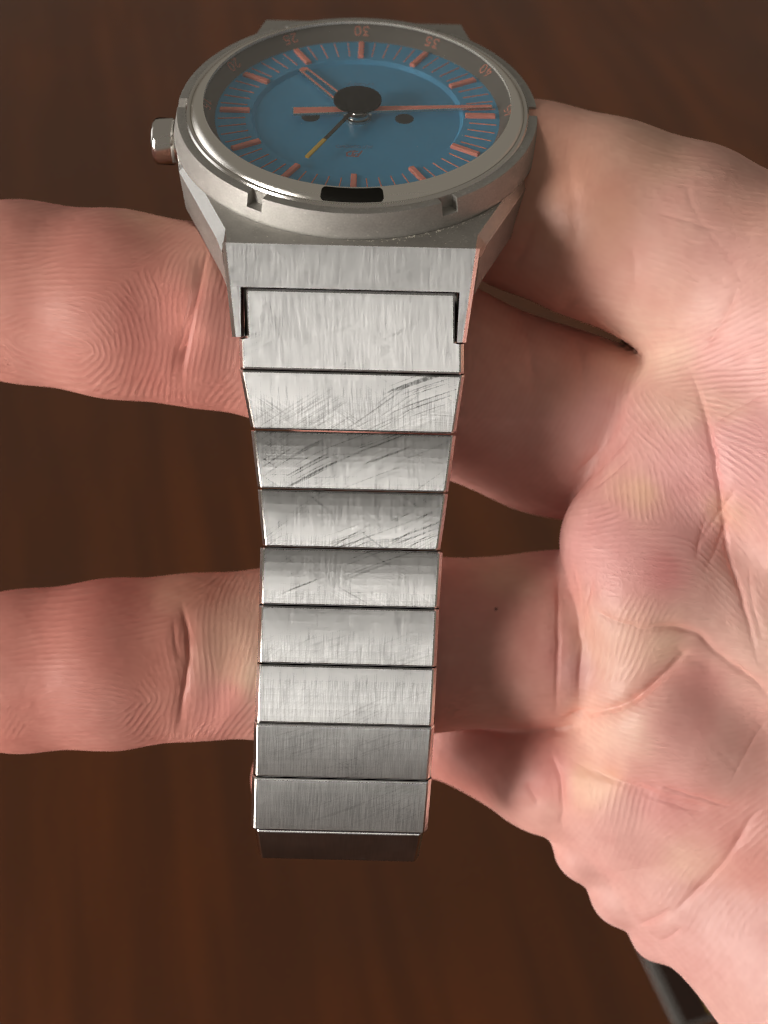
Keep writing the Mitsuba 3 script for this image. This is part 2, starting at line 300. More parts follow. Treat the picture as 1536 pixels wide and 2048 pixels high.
def link(name, M, wa, wb, L, thick, sag, seed, dx=0.0, ch=CH, cd=CD, wf=None):
    """one bracelet piece in its own frame M: face brushed, sides bevelled and polished"""
    a, b = wa / 2, wb / 2
    wf = wf or (lambda t: wa + (wb - wa) * t)
    face, uv = grid_face(-a + ch, a - ch, -b + ch, b - ch, L, sag, wf=wf, ch=ch)
    key = numbered(w_ + name)
    e = 0.14
    # body: back, ends
    def quad(p, q, r, s): return trimesh.Trimesh(np.array([p, q, r, s], float), [[0, 1, 2], [0, 2, 3]], process=False)
    zb = -thick
    zt = -end_drop(0, sag)
    body = [face,
            quad((-a + ch, 0, zt), (a - ch, 0, zt), (a, 0, zb), (-a, 0, zb)),
            quad((b - ch, -L, zt), (-b + ch, -L, zt), (-b, -L, zb), (b, -L, zb)),
            quad((-a, 0, zb), (a, 0, zb), (b, -L, zb), (-b, -L, zb))]
    m = cat(*body)
    m.vertices[:, 0] += dx * (-m.vertices[:, 1] / L)
    uvs = np.vstack([uv] + [q.vertices[:, :2] + [0.3, 0.1] for q in body[1:]])
    add(key, m, 'brushed_steel', M, smooth=False, uv=uvs + [37.7 * seed, 13.1 * seed])
    bev = []
    for s in (-1, 1):
        n = len(TS) - 1
        v = []
        for t in TS:
            w = wf(t) / 2; z = -end_drop(t, sag)
            v += [[s * (w - ch), -L * t, z], [s * (w - 0.32), -L * t, z - 0.12], [s * w, -L * t, z - 0.66], [s * w, -L * t, zb]]
        f = []
        for j in range(n):
            for c in range(3):
                q = j * 4 + c
                f += [[q, q + 1, q + 5], [q, q + 5, q + 4]]
        one = [trimesh.Trimesh(np.array(v, float), f if s < 0 else [x[::-1] for x in f], process=False)]
        for t, y in ((0, 0), (1, -L)):
            w = (wa, wb)[t] / 2
            one.append(trimesh.Trimesh(np.array([[s * (w - ch), y, zt], [s * (w - 0.32), y, zt - 0.12], [s * w, y, zt - 0.66], [s * w, y, zb]], float), [[0, 1, 2], [0, 2, 3]], process=False))
        one = cat(*one); one.vertices[:, 0] += dx * (-one.vertices[:, 1] / L)
        bev.append(one)
    for m in bev:
        add(numbered(key + '__polished_bevel'), m, 'polished_steel', M, smooth=False)
    return key

def frame(y, z, th, x=0.0):
    """piece frame: top edge at (y, z) of the unrolled watch frame, face normal at angle th from +y"""
    t = math.radians(th)
    n = np.array([0, math.cos(t), math.sin(t)]); d = np.array([0, math.sin(t), -math.cos(t)])
    M = np.eye(4); M[:3, :3] = Rr @ np.stack([[1, 0, 0], d, n], 1); M[:3, 3] = DIAL + Rr @ np.array([x, y, z])
    return M
# start: the near top edge of the case
py = -20.6 * math.sin(TH) + ZC * math.cos(TH); pz = 20.6 * math.cos(TH) + ZC * math.sin(TH)
def step(y, z, th, L):
    t = math.radians(th); return y - math.sin(t) * L, z + math.cos(t) * L
# end piece: a plate with two arms (U), the first link sits between them
TH0 = 99
def u_plate():
    a, arm, L0, L1 = 12.72, 1.95, 4.25, 9.15
    def xo(t): return a - 1.05 * t / L1              # outer edge tapers
    ch = 0.45
    parts, uvs = [], []
    f1, u1 = grid_face(-xo(0) + ch, xo(0) - ch, -xo(L0) + ch, xo(L0) - ch, L0, 0.0)
    parts.append(f1); uvs.append(u1)
    def quad(p, q, r, s):
        m = trimesh.Trimesh(np.array([p, q, r, s], float), [[0, 1, 2], [0, 2, 3]], process=False); parts.append(m); uvs.append(m.vertices[:, :2] + [m.vertices[0, 2], 0]); return m
    for s in (-1, 1):
        xi = lambda t: 10.80 - 0.10 * (t - L0) / (L1 - L0)
        ends = [(s * (xo(L0) - ch), -L0, 0), (s * xi(L0), -L0, 0), (s * xi(L1), -L1, 0), (s * (xo(L1) - ch), -L1, 0)]
        quad(*ends)
        quad((s * xi(L0), -L0, 0), (s * xi(L1), -L1, 0), (s * xi(L1), -L1, -3), (s * xi(L0), -L0, -3))
        quad((s * xi(L1), -L1, 0), (s * (xo(L1) - ch), -L1, 0), (s * xo(L1), -L1, -3), (s * xi(L1), -L1, -3))
    xi0 = 10.80
    quad((-xi0, -L0, 0), (xi0, -L0, 0), (xi0, -L0, -3), (-xi0, -L0, -3))
    M = frame(py, pz, TH0)
    add(w_ + 'end_plate', cat(*parts), 'brushed_steel', M, smooth=False, uv=np.vstack(uvs) + [400, 90])
    bev = []
    for s in (-1, 1):
        for (x0, y0, x1, y1) in ((xo(0), 0, xo(L1), -L1),):
            v = [[s * (x0 - ch), y0, 0], [s * (x0 - .05), y0, -.4], [s * x0, y0, -3.6], [s * (x1 - ch), y1, 0], [s * (x1 - .05), y1, -.4], [s * x1, y1, -3.6]]
            f = [[0, 1, 4], [0, 4, 3], [1, 2, 5], [1, 5, 4]]
            bev.append(trimesh.Trimesh(np.array(v, float), f, process=False))
    for m in bev:
        add(numbered(w_ + 'end_plate__polished_bevel'), m, 'polished_steel', M, smooth=False)
u_plate()
# first link lies slightly deeper, between the arms
y1, z1 = step(py, pz, TH0, 4.35)
LINKS = [  # face angle, width top, width bottom, length, crown, sideways
    (102, 21.25, 22.45, 8.1, 0.05, 0.22), (104, 22.6, 20.8, 6.05, 0.06, 0.40), (93.5, 20.8, 19.4, 5.95, 0.20, 0.55), (92.5, 19.4, 18.1, 5.9, 0.20, 0.60),
    (91, 18.6, 18.4, 5.9, 0.22, 0.58), (92, 18.4, 18.3, 6.0, 0.14, 0.50), (93, 18.4, 18.3, 6.1, 0.10, 0.38), (107, 18.5, 18.4, 6.15, 0.08, 0.20), (107, 18.6, 18.5, 6.2, 0.06, 0.0),
    (135, 17.8, 17.2, 5.6, 0.03, -0.1)]
SIDE = [0.02, 0.34, 0.58, 0.66, 0.66, 0.56, 0.47, 0.34, 0.18, -0.02, -0.12]
y, z = y1, z1 - 0.18
for i, (th, wa, wb, L, sag, sx) in enumerate(LINKS):
    link('bracelet_link', frame(y, z, th, SIDE[i]), wa, wb, L - 0.13, 3.0, sag, i + 1, dx=SIDE[i + 1] - SIDE[i], wf=(lambda t: 21.25 if t < 0.615 else 22.45) if i == 0 else None)
    y, z = step(y, z, th, L)

# dust: crumbs in the seam under the bezel, specks on the steel and on the glass
rng = np.random.default_rng(11)
scene['pale_dust'] = {'type': 'twosided', 'nested': {'type': 'principled', 'base_color': rgb(0.62, 0.58, 0.5), 'roughness': 0.6}}
crumbs = []
def crumb(p, r):
    m = trimesh.creation.icosahedron(); m.vertices *= r * rng.uniform(0.5, 1.3, (12, 3)) * [1, 1, 0.6]; m.apply_translation(p); crumbs.append(m)
for _ in range(90):
    a = math.radians(rng.normal(-68, 14)); r = 19.75 + abs(rng.normal(0, 0.22))
    crumb([r * math.cos(a), r * math.sin(a), ZC + 0.03], rng.uniform(0.03, 0.085))
for _ in range(14):
    crumb([rng.uniform(-11, 11), rng.uniform(-20.3, -19.4) if rng.random() < 0.6 else 20.5, ZC + 0.03], rng.uniform(0.04, 0.08))
for _ in range(16):
    a, r = rng.uniform(0, 2 * math.pi), 16 * math.sqrt(rng.random())
    crumb([r * math.cos(a), r * math.sin(a), 2.07], rng.uniform(0.025, 0.05))
add('dust', cat(*crumbs), 'pale_dust', W, smooth=False, label='pale dust crumbs lodged under the watch bezel and on the glass', category='dust', kind='stuff')
# ------------------------------------------------------------------ the hand
# one continuous skin: rounded chains of bones joined as a distance field, meshed, then refined on the palm side and given
# creases, folds and the papillary ridges
def smin(a, b, k):
    h = np.clip(0.5 + 0.5 * (b - a) / k, 0, 1)
    return b + (a - b) * h - k * h * (1 - h)
H = 0.6
LO, HI = np.array([-52.0, -66.0, -48.0]), np.array([74.0, 52.0, 18.0])
NX, NY, NZ = [int(round(v)) for v in (HI - LO) / H]
gx, gy, gz = [(LO[k] + H * np.arange(n)).astype(np.float32) for k, n in enumerate((NX, NY, NZ))]
FAR = np.float32(20.0)
def cone_into(D, a, b, ra, rb, k, flat=1.0, pad=9.0):
    """adds a round cone to the field D (smooth union k)"""
    a, b = np.asarray(a, float), np.asarray(b, float)
    lo, hi = np.minimum(a - ra, b - rb) - pad, np.maximum(a + ra, b + rb) + pad
    s = [slice(max(0, int((lo[i] - LO[i]) / H)), max(1, min((NX, NY, NZ)[i], int((hi[i] - LO[i]) / H) + 2))) for i in range(3)]
    X, Y, Z = gx[s[0]][:, None, None], gy[s[1]][None, :, None], gz[s[2]][None, None, :]
    ba = b - a; L2 = max(float(ba @ ba), 1e-6)
    t = np.clip(((X - a[0]) * ba[0] + (Y - a[1]) * ba[1] + (Z - a[2]) * ba[2]) / L2, 0, 1)
    d = np.sqrt((X - a[0] - t * ba[0]) ** 2 + (Y - a[1] - t * ba[1]) ** 2 + ((Z - a[2] - t * ba[2]) / flat) ** 2) - (ra + (rb - ra) * t)
    D[s[0], s[1], s[2]] = smin(D[s[0], s[1], s[2]], d.astype(np.float32), k)
def chain(pts, k=2.0):
    D = np.full((NX, NY, NZ), FAR, np.float32)
    for (p, ra), (q, rb) in zip(pts[:-1], pts[1:]):
        cone_into(D, p, q, ra, rb, k)
    return ndimage.gaussian_filter(D.clip(-9, 9), 2.0)
palm = np.full((NX, NY, NZ), FAR, np.float32)
for p, q, ra, rb, k in (
        (P(33.79, 28.65, -8.5), P(51.32, 15.85, -5), 11.0, 17.0, 3),
        (P(34.89, 6.85, -8.5), P(55.24, -1.39, -4), 10.5, 14.0, 3),
        (P(37.29, 11.51, -6), P(27.07, -3.32, -6.2), 8.2, 8.0, 3),
        (P(28.82, -6.80, -5.2), P(28.32, -17.62, -5.4), 7.0, 7.0, 3),
        (P(30.47, -11.37, -8.5), P(55.63, -14.88, -5), 9.6, 14.5, 4),
        (P(27.41, -8.89, -4), P(30.08, -6.74, -4), 6.0, 6.0, 4),
        (P(28.46, -29.25, -11), P(56.01, -33.43, -6), 9.6, 15.5, 4),
        (P(29.65, -22.35, -4.5), P(32.99, -24.58, -5), 6.5, 7.0, 4),
        (P(29.61, -35.94, -12), P(37.64, -41.27, -12.5), 7.0, 10.3, 3),
        (P(37.64, -41.27, -12.5), P(48.30, -47.69, -9), 10.3, 15.5, 3),
        (P(40.27, 20.84, -6), P(47.42, 20.41, -3), 8.0, 12.0, 4),
        (P(41.04, 6.59, -3), P(49.54, 1.28, -3), 8.0, 10.0, 5)):
    cone_into(palm, p, q, ra, rb, k)
# folds of the little-finger edge
for p, r in ((P(23.59, -38.36, -14), 4.3), (P(27.71, -43.39, -14), 4.3), (P(31.49, -48.20, -14), 3.4)):
    cone_into(palm, p, p + 0.01, r, r, 1.2)
middle = chain([(P(32.59, 7.02, -16), 10.8), (P(19.25, 10.55, -16), 10.6), (P(4.66, 15.93, -13), 10.6), (P(-8.81, 19.85, -10), 10.3), (P(-20.61, 21.65, -8.6), 9.7), (P(-29.25, 22.72, -7.6), 10.0), (P(-40.11, 24.19, -8.2), 9.7), (P(-49.24, 25.54, -10), 8.2)])
ring = chain([(P(28.46, -13.27, -12.5), 10.0), (P(18.76, -14.47, -12), 9.7), (P(2.94, -15.03, -12), 9.7), (P(-11.60, -15.72, -10), 9.3), (P(-20.94, -16.01, -9), 8.9), (P(-29.88, -16.73, -8), 9.1), (P(-40.22, -17.57, -8.6), 8.7), (P(-49.68, -18.24, -10.5), 7.3)])
little = chain([(P(27.15, -29.91, -11.5), 8.4), (P(19.36, -29.35, -14.5), 7.5), (P(6.87, -24.60, -25), 7.2), (P(-1.77, -28.19, -30), 6.8), (P(-10.81, -33.88, -31), 6.3)])
index_ = chain([(P(31.64, 29.17, -7.5), 11.2), (P(23.85, 32.24, -8.5), 10.7), (P(16.45, 35.37, -11.5), 10.3), (P(9.82, 41.45, -23), 8.8), (P(2.00, 43.34, -28), 8.6), (P(-4.89, 43.47, -28.5), 8.0)])
palm = ndimage.gaussian_filter(palm.clip(-12, 12), 1.2)
D = smin(palm, middle, 1.0)
for f, k in ((ring, 1.0), (little, 2.0), (index_, 2.5)):
    D = np.minimum(D, smin(palm, f, k))
D = D.clip(-12, 12)
# the wrist end leaves the frame: close it flat
D[-2:] = 1.0; D[:, :1] = np.maximum(D[:, :1], 0.5); D[:, :, :1] = 1.0

def surface_nets(D):
    ins = D < 0
    c = [ins[i:NX - 1 + i, j:NY - 1 + j, k:NZ - 1 + k] for i in (0, 1) for j in (0, 1) for k in (0, 1)]
    cnt = sum(x.astype(np.int8) for x in c)
    act = (cnt > 0) & (cnt < 8)
    idx = np.full(act.shape, -1, np.int64); cells = np.argwhere(act); idx[act] = np.arange(len(cells))
    acc, num = np.zeros((len(cells), 3)), np.zeros(len(cells))
    corner = [(i, j, k) for i in (0, 1) for j in (0, 1) for k in (0, 1)]
    val = {o: D[cells[:, 0] + o[0], cells[:, 1] + o[1], cells[:, 2] + o[2]].astype(float) for o in corner}
    for a in corner:
        for ax in range(3):
            if a[ax] == 0:
                b = tuple(v + (1 if q == ax else 0) for q, v in enumerate(a))
                va, vb = val[a], val[b]; m = (va < 0) != (vb < 0)
                t = np.where(m, va / np.where(m, va - vb, 1), 0)
                p = np.array(a, float)[None] + t[:, None] * (np.array(b) - np.array(a))[None]
                acc[m] += p[m]; num[m] += 1
    v = LO + H * (cells + acc / num[:, None])
    F = []
    for ax in range(3):
        sl0 = [slice(1, -1)] * 3; 
        sh = [NX, NY, NZ]
        A = D[tuple(slice(0, sh[q] - 1) if q == ax else slice(1, sh[q] - 1) for q in range(3))] < 0
        B = D[tuple(slice(1, sh[q]) if q == ax else slice(1, sh[q] - 1) for q in range(3))] < 0
        e = np.argwhere(A != B); flip = A[A != B]
        o1, o2 = [q for q in range(3) if q != ax]
        base = e.copy(); base[:, o1] += 1; base[:, o2] += 1
        def cell(d1, d2):
            g = base.copy(); g[:, o1] += d1; g[:, o2] += d2; return idx[g[:, 0], g[:, 1], g[:, 2]]
        q = np.stack([cell(-1, -1), cell(0, -1), cell(0, 0), cell(-1, 0)], 1)
        if ax == 1: flip = ~flip
        q[~flip] = q[~flip][:, ::-1]
        F.append(q)
    F = np.concatenate(F); F = F[(F >= 0).all(1)]
    return v, np.concatenate([F[:, [0, 1, 2]], F[:, [0, 2, 3]]])
v, f = surface_nets(D)
SP = ndimage.spline_filter(D, order=3, output=np.float32)
def field(p):
    return ndimage.map_coordinates(SP, ((p - LO) / H).T, order=3, prefilter=False, mode='nearest')
def normal_of(p, e=0.35):
    g = np.stack([field(p + e * np.eye(3)[k]) - field(p - e * np.eye(3)[k]) for k in range(3)], 1)
    return g / np.maximum(np.linalg.norm(g, axis=1, keepdims=True), 1e-9)
m0 = trimesh.Trimesh(v, f, process=False)
if m0.volume < 0: f = f[:, ::-1]

# refine what faces out of the palm
for it in range(2):
    c = v[f].mean(1)
    fn = np.cross(v[f[:, 1]] - v[f[:, 0]], v[f[:, 2]] - v[f[:, 0]]); fn /= np.maximum(np.linalg.norm(fn, axis=1, keepdims=True), 1e-12)
    hid = (c[:, 0] > -10.5) & (c[:, 0] < 1.5) & (c[:, 1] > -40)      # the skin lying against the bracelet
    see = (fn[:, 2] > -0.15) & (c[:, 0] > -40) & (c[:, 0] < 40) & (c[:, 1] > -53) & ~hid
    v, f = trimesh.remesh.subdivide(v, f, np.nonzero(see)[0])
for _ in range(2):
    d = np.clip(field(v), -0.5, 0.5)
    v = v - normal_of(v) * (0.8 * d)[:, None]
N = normal_of(v)
VX, VY = v[:, 0], v[:, 1]
FRONT = np.clip((N[:, 2] - 0.05) / 0.3, 0, 1)

# creases: polyline (photograph's measure), width mm, depth mm
def poly_dist(pts, X, Y):
    """distance to a polyline, and the position along it 0..1"""
    pts = np.array(pts, float)
    seg = np.linalg.norm(np.diff(pts, axis=0), axis=1); cum = np.r_[0, np.cumsum(seg)] / seg.sum()
    best = np.full(len(X), 1e9); par = np.zeros(len(X))
    for k in range(len(pts) - 1):
        a, d = pts[k], pts[k + 1] - pts[k]
        t = np.clip(((X - a[0]) * d[0] + (Y - a[1]) * d[1]) / (d @ d), 0, 1)
        ex, ey = X - a[0] - t * d[0], Y - a[1] - t * d[1]
        q = np.hypot(ex, ey); m = q < best
        best[m] = q[m]; par[m] = (cum[k] + t * (cum[k + 1] - cum[k]))[m]
    return best, par
def spline(pts, n=6):
    p = np.array(pts, float)
    if len(p) < 3: return p
    from scipy.interpolate import CubicSpline
    t = np.r_[0, np.cumsum(np.linalg.norm(np.diff(p, axis=0), axis=1))]
    return CubicSpline(t, p)(np.linspace(0, t[-1], n * (len(p) - 1) + 1))
CREASES = [  # millimetres of the hand's frame: x, y along the fold; width, depth
    ([(-18.42, 29.33), (-18.9, 23.96), (-19.91, 19.29), (-21.06, 15.14), (-21.97, 12.12)], 0.55, 0.38),
    ([(-19.53, 28.56), (-19.72, 21.84), (-21.75, 15.37), (-22.45, 12.57)], 0.5, 0.2),
    ([(-21.71, -8.83), (-20.77, -11.33), (-20.28, -14.35), (-20.69, -17.99), (-21.38, -21.9), (-22.07, -24.21)], 0.6, 0.62),
    ([(-22.08, -10.57), (-21.63, -13.83), (-20.87, -16.15)], 0.3, 0.16),
    ([(26.94, 10.21), (24.56, 6.59), (21.67, 3.22), (19.58, 0.78)], 0.55, 0.5),
    ([(26.09, 12.66), (25.3, 9.86), (22.86, 6.17), (20.09, 3.5)], 0.5, 0.3),
    ([(26.14, 6.48), (23.93, 4.01), (21.51, 2.09)], 0.4, 0.25),
    ([(14.6, 24.18), (15.82, 17.55), (16.23, 12.04)], 1.2, 0.25),
    ([(20.5, 21.16), (21.6, 15.45), (20.59, 10.46)], 1, 0.2),
    ([(19.2, -4.1), (19.73, -8.32), (20.5, -11.41), (20.81, -15.63), (21.15, -22.56)], 0.5, 0.35),
    ([(19.01, -4.75), (18.49, -10.92), (18.38, -16.16), (18.36, -23.28)], 0.6, 0.4),
    ([(19.84, -5.09), (20.24, -8.26), (20.68, -10.6)], 0.35, 0.25),
    ([(21.68, -6.55), (21.05, -10), (20.87, -12.44)], 0.4, 0.3),
    ([(31.07, 16.95), (32.54, 11.5), (33.4, 6.3), (34.29, 1.22), (35.22, -2.88), (36.37, -7.97), (37.1, -11.96), (38.91, -16.52)], 0.6, 0.55),
    ([(23.55, -11.39), (27.14, -11.94), (31.49, -12.15), (34.31, -14.6), (36.82, -16.62), (39.99, -20.25)], 0.7, 0.6),
    ([(31.67, -13.33), (29.81, -15.67), (27.28, -18), (24.88, -19.82), (22.29, -21.18), (19.7, -22.64), (17.61, -23.29)], 0.9, 1.1),
    ([(21.49, -9.81), (23.76, -11.11), (26.65, -11.79)], 0.6, 0.3),
    ([(28.7, -13.07), (31.85, -15.15), (34.93, -16.7)], 1.4, 0.25),
    ([(19.16, -26.73), (24.37, -28.27), (28.24, -29.6), (32.09, -30.49), (37.34, -31.42)], 1.3, 0.5),
    ([(25.37, -29.27), (29.73, -30.45), (34.55, -31.67)], 0.5, 0.15),
    ([(27.23, -28.23), (31.08, -29.22), (34.49, -29.97), (37.35, -30)], 0.6, 0.4),
    ([(39.05, -29.28), (37.34, -31.42), (35.89, -34.81), (34.61, -37.7), (32.92, -40.28), (30.32, -44.02)], 0.7, 0.4),
    ([(24.26, -41.89), (25.8, -39.41), (28.08, -38.24), (31.39, -38.07)], 0.9, 0.12),
    ([(28.02, -46.22), (29.43, -44.03), (31.12, -42.3)], 0.5, 0.4),
    ([(29.84, -47.23), (30.56, -46.55), (31.7, -44.24)], 0.5, 0.3),
    ([(32.7, 8.35), (35.51, 10.32), (38.6, 12.2)], 0.3, 0.15),
    ([(35.93, 3.23), (33.99, -0.82), (31.79, -3.88)], 0.5, 0.18),
    ([(35.23, 0.71), (34.6, -2.88), (32.22, -6.42)], 0.5, 0.2),
    ([(39.84, -20.82), (37.04, -24.93), (35.03, -28.48)], 0.2, 0.1),
    ([(37.93, -20.9), (39.7, -23.45)], 0.2, 0.08),
    ([(33.4, -23.87), (35.19, -25.4), (36.94, -27.42)], 0.2, 0.07),
    ([(37.57, -4.93), (37.5, -8.96), (38.47, -13.43)], 0.3, 0.15),
    ([(33.41, 0.2), (32.42, -2.87), (31.82, -5.41)], 0.3, 0.12),
    ([(19, 40.86), (19.18, 34.75), (19.68, 29.57), (19.02, 25.42), (17.14, 23.29)], 1.6, 0.2),
    ([(15.3, 30.59), (14.71, 27.83), (13.71, 26.05)], 1.2, 0.4),
    ([(24.66, 28.34), (25.88, 24.02), (25.25, 20.54)], 1.3, 0.18),
    ([(21.57, 24.29), (20.41, 22.66), (18.81, 21.94)], 0.9, 0.2),
    ([(31.58, 36.32), (31.54, 30.62), (34.9, 25.42), (35.78, 19.29)], 0.5, 0.05),
    ([(35.75, 23.3), (34.17, 19.02), (32.27, 15.77)], 0.5, 0.18),
    ([(26.59, 30.77), (30.52, 29.61), (35.46, 27.98)], 0.35, 0.08),
    ([(17.42, -25.61), (18.73, -27.55), (19.33, -31.27), (20.11, -36.45)], 0.7, 0.3),
    ([(15.48, -29.42), (17.13, -32.72)], 0.6, 0.15)]
disp = np.zeros(len(v)); red = np.zeros(len(v))
wob = 0.17 * (meshkit.noise(np.c_[VX / 1.4, VY / 1.4, 0 * VX], 3) - 0.5)
for pts, wd, dp in CREASES:
    pts = spline(pts)
    lo, hi = pts.min(0) - 4.7, pts.max(0) + 4.7
    m = np.nonzero((VX > lo[0]) & (VX < hi[0]) & (VY > lo[1]) & (VY < hi[1]) & (N[:, 2] > -0.1))[0]
    q, t = poly_dist(pts, VX[m] + wob[m], VY[m] + wob[m])
    env = np.clip(t / 0.3, 0, 1) * np.clip((1 - t) / 0.3, 0, 1); env = env * env * (3 - 2 * env)
    env = (0.02 + 0.98 * env) * (0.75 + 0.5 * meshkit.noise(np.c_[VX[m] / 1.6, VY[m] / 1.6, 0 * t], 9))
    disp[m] -= dp * env * (0.42 * np.exp(-(q / (1.5 * wd)) ** 2) + 0.36 * np.exp(-(q / (0.40 * wd)) ** 2))
    red[m] = np.maximum(red[m], min(dp, 0.6) * env * np.exp(-(q / (1.1 * wd)) ** 2))

# papillary ridges, grown from noise by oriented filters that follow a direction field (degrees, y up)
DIRS = [  # x, y, direction, reach (mm, degrees)
    (-37.69, 28.68, 10, 4.74), (-32.12, 29.58, 14, 4.74), (-26.38, 28.77, 22, 3.68), (-36.34, 23.81, 8, 3.68), (-30.55, 24.47, 6, 3.16), (-22.96, 29.04, 45, 3.16),
    (-26.76, 21.18, -42, 2.11), (-24.52, 22.77, -62, 2.11), (-25.13, 18.74, -78, 2.11), (-22.53, 20.78, -86, 2.63), (-20.52, 23.92, 80, 3.16), (-21.79, 15.85, 78, 2.63),
    (-26.94, 15.81, 66, 2.11), (-28.53, 17.23, -80, 1.58), (-25.09, 13.08, 52, 2.63), (-29.24, 13.28, 25, 2.11), (-32.85, 14.03, -6, 2.63), (-37.7, 15.12, -14, 3.16),
    (-39.18, 16.97, -45, 2.11), (-35.21, 19.79, -8, 2.11), (-31.69, 19.69, -22, 1.84), (-29.12, 19.17, -45, 1.84), (-33.92, 15.91, -8, 1.58), (-30.76, 15.12, 30, 1.58),
    (-37.67, 19.09, 30, 1.84), (-16.48, 24.05, 78, 3.16), (-16.03, 16.87, 75, 3.16), (-16.02, 12.04, 32, 2.63), (-38.25, -11.88, 8, 4.74), (-31.77, -11.02, 12, 4.74),
    (-25.72, -10.07, 20, 3.68), (-36.73, -15.88, 5, 3.68), (-30.85, -14.76, 6, 3.16), (-27.51, -16.05, -12, 2.11), (-24.27, -17.95, -48, 2.37), (-22.21, -15.88, -70, 2.37),
    (-22.14, -20.73, 72, 2.63), (-25.05, -21.8, 50, 2.37), (-28.78, -18.36, -14, 2.11), (-29.81, -23.41, 4, 2.63), (-36.1, -24.81, -4, 2.63), (-32.04, -20.53, -5, 2.11),
    (-36, -19.53, 4, 1.84), (-39.16, -22.3, 60, 2.11), (-17.61, -14.38, 90, 3.16), (-17.44, -19.7, 82, 2.63), (-17.99, -22.94, 48, 2.11), (-14.2, -22.04, 40, 2.63),
    (-13.98, -15.96, 75, 3.16), (34.67, 16.98, 24, 3.16), (37.07, 19.18, 30, 3.68), (37.51, 23.15, 40, 3.68), (34.75, 13.45, 4, 2.63), (37.74, 13.25, 6, 3.68),
    (35.03, 9.82, -18, 2.63), (37.64, 7.21, -28, 3.16), (36.9, 2.22, -42, 3.68), (37.47, -2.87, -55, 3.68), (28.13, 8.51, -58, 2.63), (30.81, 6.35, -50, 2.63),
    (31.34, 2.25, -60, 2.63), (26.92, 1.75, 88, 3.16), (23.37, -2.89, 8, 3.16), (27.15, -4.39, -8, 3.16), (22.34, -6.52, -14, 2.63), (26.58, -8.96, 62, 2.63),
    (22.99, -13.83, 82, 3.16), (25.83, -15.23, 66, 2.63), (27.08, -7.94, -15, 2.11), (28.8, -16.19, 8, 2.63), (27.27, -19.27, -10, 2.63), (24.91, -21.5, -24, 2.63),
    (22.88, -25.21, -32, 3.16), (27.37, -23.98, -12, 3.16), (32.43, -20.32, 5, 3.16), (27.59, -27.02, 6, 2.63), (31.47, -27.56, 12, 2.63), (26.39, -30.28, 82, 3.16),
    (29.9, -32.72, 44, 2.63), (33.7, -33.39, 42, 3.16), (27.01, -37.45, 78, 3.16), (30.99, -39.19, 66, 3.16), (30, -45.43, 40, 2.63), (34.87, -44.03, 64, 4.21),
    (37.97, -39.22, 60, 4.21), (35.36, -51.6, 72, 4.74), (38.23, -47.71, 70, 4.74), (28.68, 25.72, -16, 3.68), (33.04, 30.1, -6, 4.21), (27.11, 31.79, -20, 3.68),
    (36.26, 31.78, -10, 4.21), (28.59, 21.96, -20, 3.16), (19.64, 33.12, 84, 3.68), (16.49, 26.63, 80, 3.16), (16.77, 12.04, 62, 4.21), (11.31, 14.08, 70, 4.21),
    (10.39, 7.79, 40, 3.68), (22.29, 13.2, 70, 3.16), (12.48, -8.39, 6, 4.21), (12.28, -14.61, 10, 4.21), (12.43, -20.14, 0, 4.21), (16.47, -14.57, 20, 3.16),
    (11.91, -30.12, 60, 3.68), (17.04, -30.37, 70, 3.16)]
RES = 0.1
rx0, ry0, RW, RH = -42.0, -54.0, 840, 980
def ridge_map():
    X, Y = np.meshgrid(rx0 + RES * np.arange(RW), ry0 + RES * np.arange(RH))
    c2 = np.zeros_like(X); s2 = np.zeros_like(X)
    for x, y, a, r in DIRS:
        w = 1.0 / (((X - x) ** 2 + (Y - y) ** 2) / (r * r) + 0.12) ** 2
        c2 += w * math.cos(2 * math.radians(a)); s2 += w * math.sin(2 * math.radians(a))
    warp = 0.22 * (meshkit.fbm(np.stack([X / 4, Y / 4, 0 * X], -1), 2, 5) - 0.5) * 2
    th = 0.5 * np.arctan2(s2, c2) + warp
    rng = np.random.default_rng(4)
    im = rng.normal(size=X.shape).astype(np.float32)
    K = 20
    Hh, Ww = [sfft.next_fast_len(n + 40) for n in X.shape]
    fy, fx = sfft.fftfreq(Hh, RES)[:, None], sfft.rfftfreq(Ww, RES)[None]
    rad = np.hypot(fx, fy)
    ang = np.arctan2(fy, fx)
    G = []
    for k in range(K):
        a = math.pi * k / K + math.pi / 2       # wave vector is across the ridge
        da = np.angle(np.exp(2j * (ang - a))) / 2
        G.append((np.exp(-((rad - 1.72) / 0.30) ** 2) * np.exp(-(da / 0.20) ** 2)).astype(np.float32))
    kk = np.mod(th, math.pi) / math.pi * K
    k0 = np.floor(kk).astype(int) % K; w1 = (kk - np.floor(kk)).astype(np.float32); k1 = (k0 + 1) % K
    for it in range(5):
        Fq = sfft.rfft2(im, (Hh, Ww), workers=4)
        out = np.zeros_like(im)
        for k in range(K):
            r = sfft.irfft2(Fq * G[k], (Hh, Ww), workers=4)[:RH, :RW]
            out += np.where(k0 == k, (1 - w1) * r, 0) + np.where(k1 == k, w1 * r, 0)
        sd = np.sqrt(ndimage.gaussian_filter(out * out, 14)) + 1e-6
        im = np.tanh(1.4 * out / sd).astype(np.float32)
    return im
RM = ridge_map()
ridge = ndimage.map_coordinates(RM, [(VY - ry0) / RES, (VX - rx0) / RES], order=1, mode='nearest')
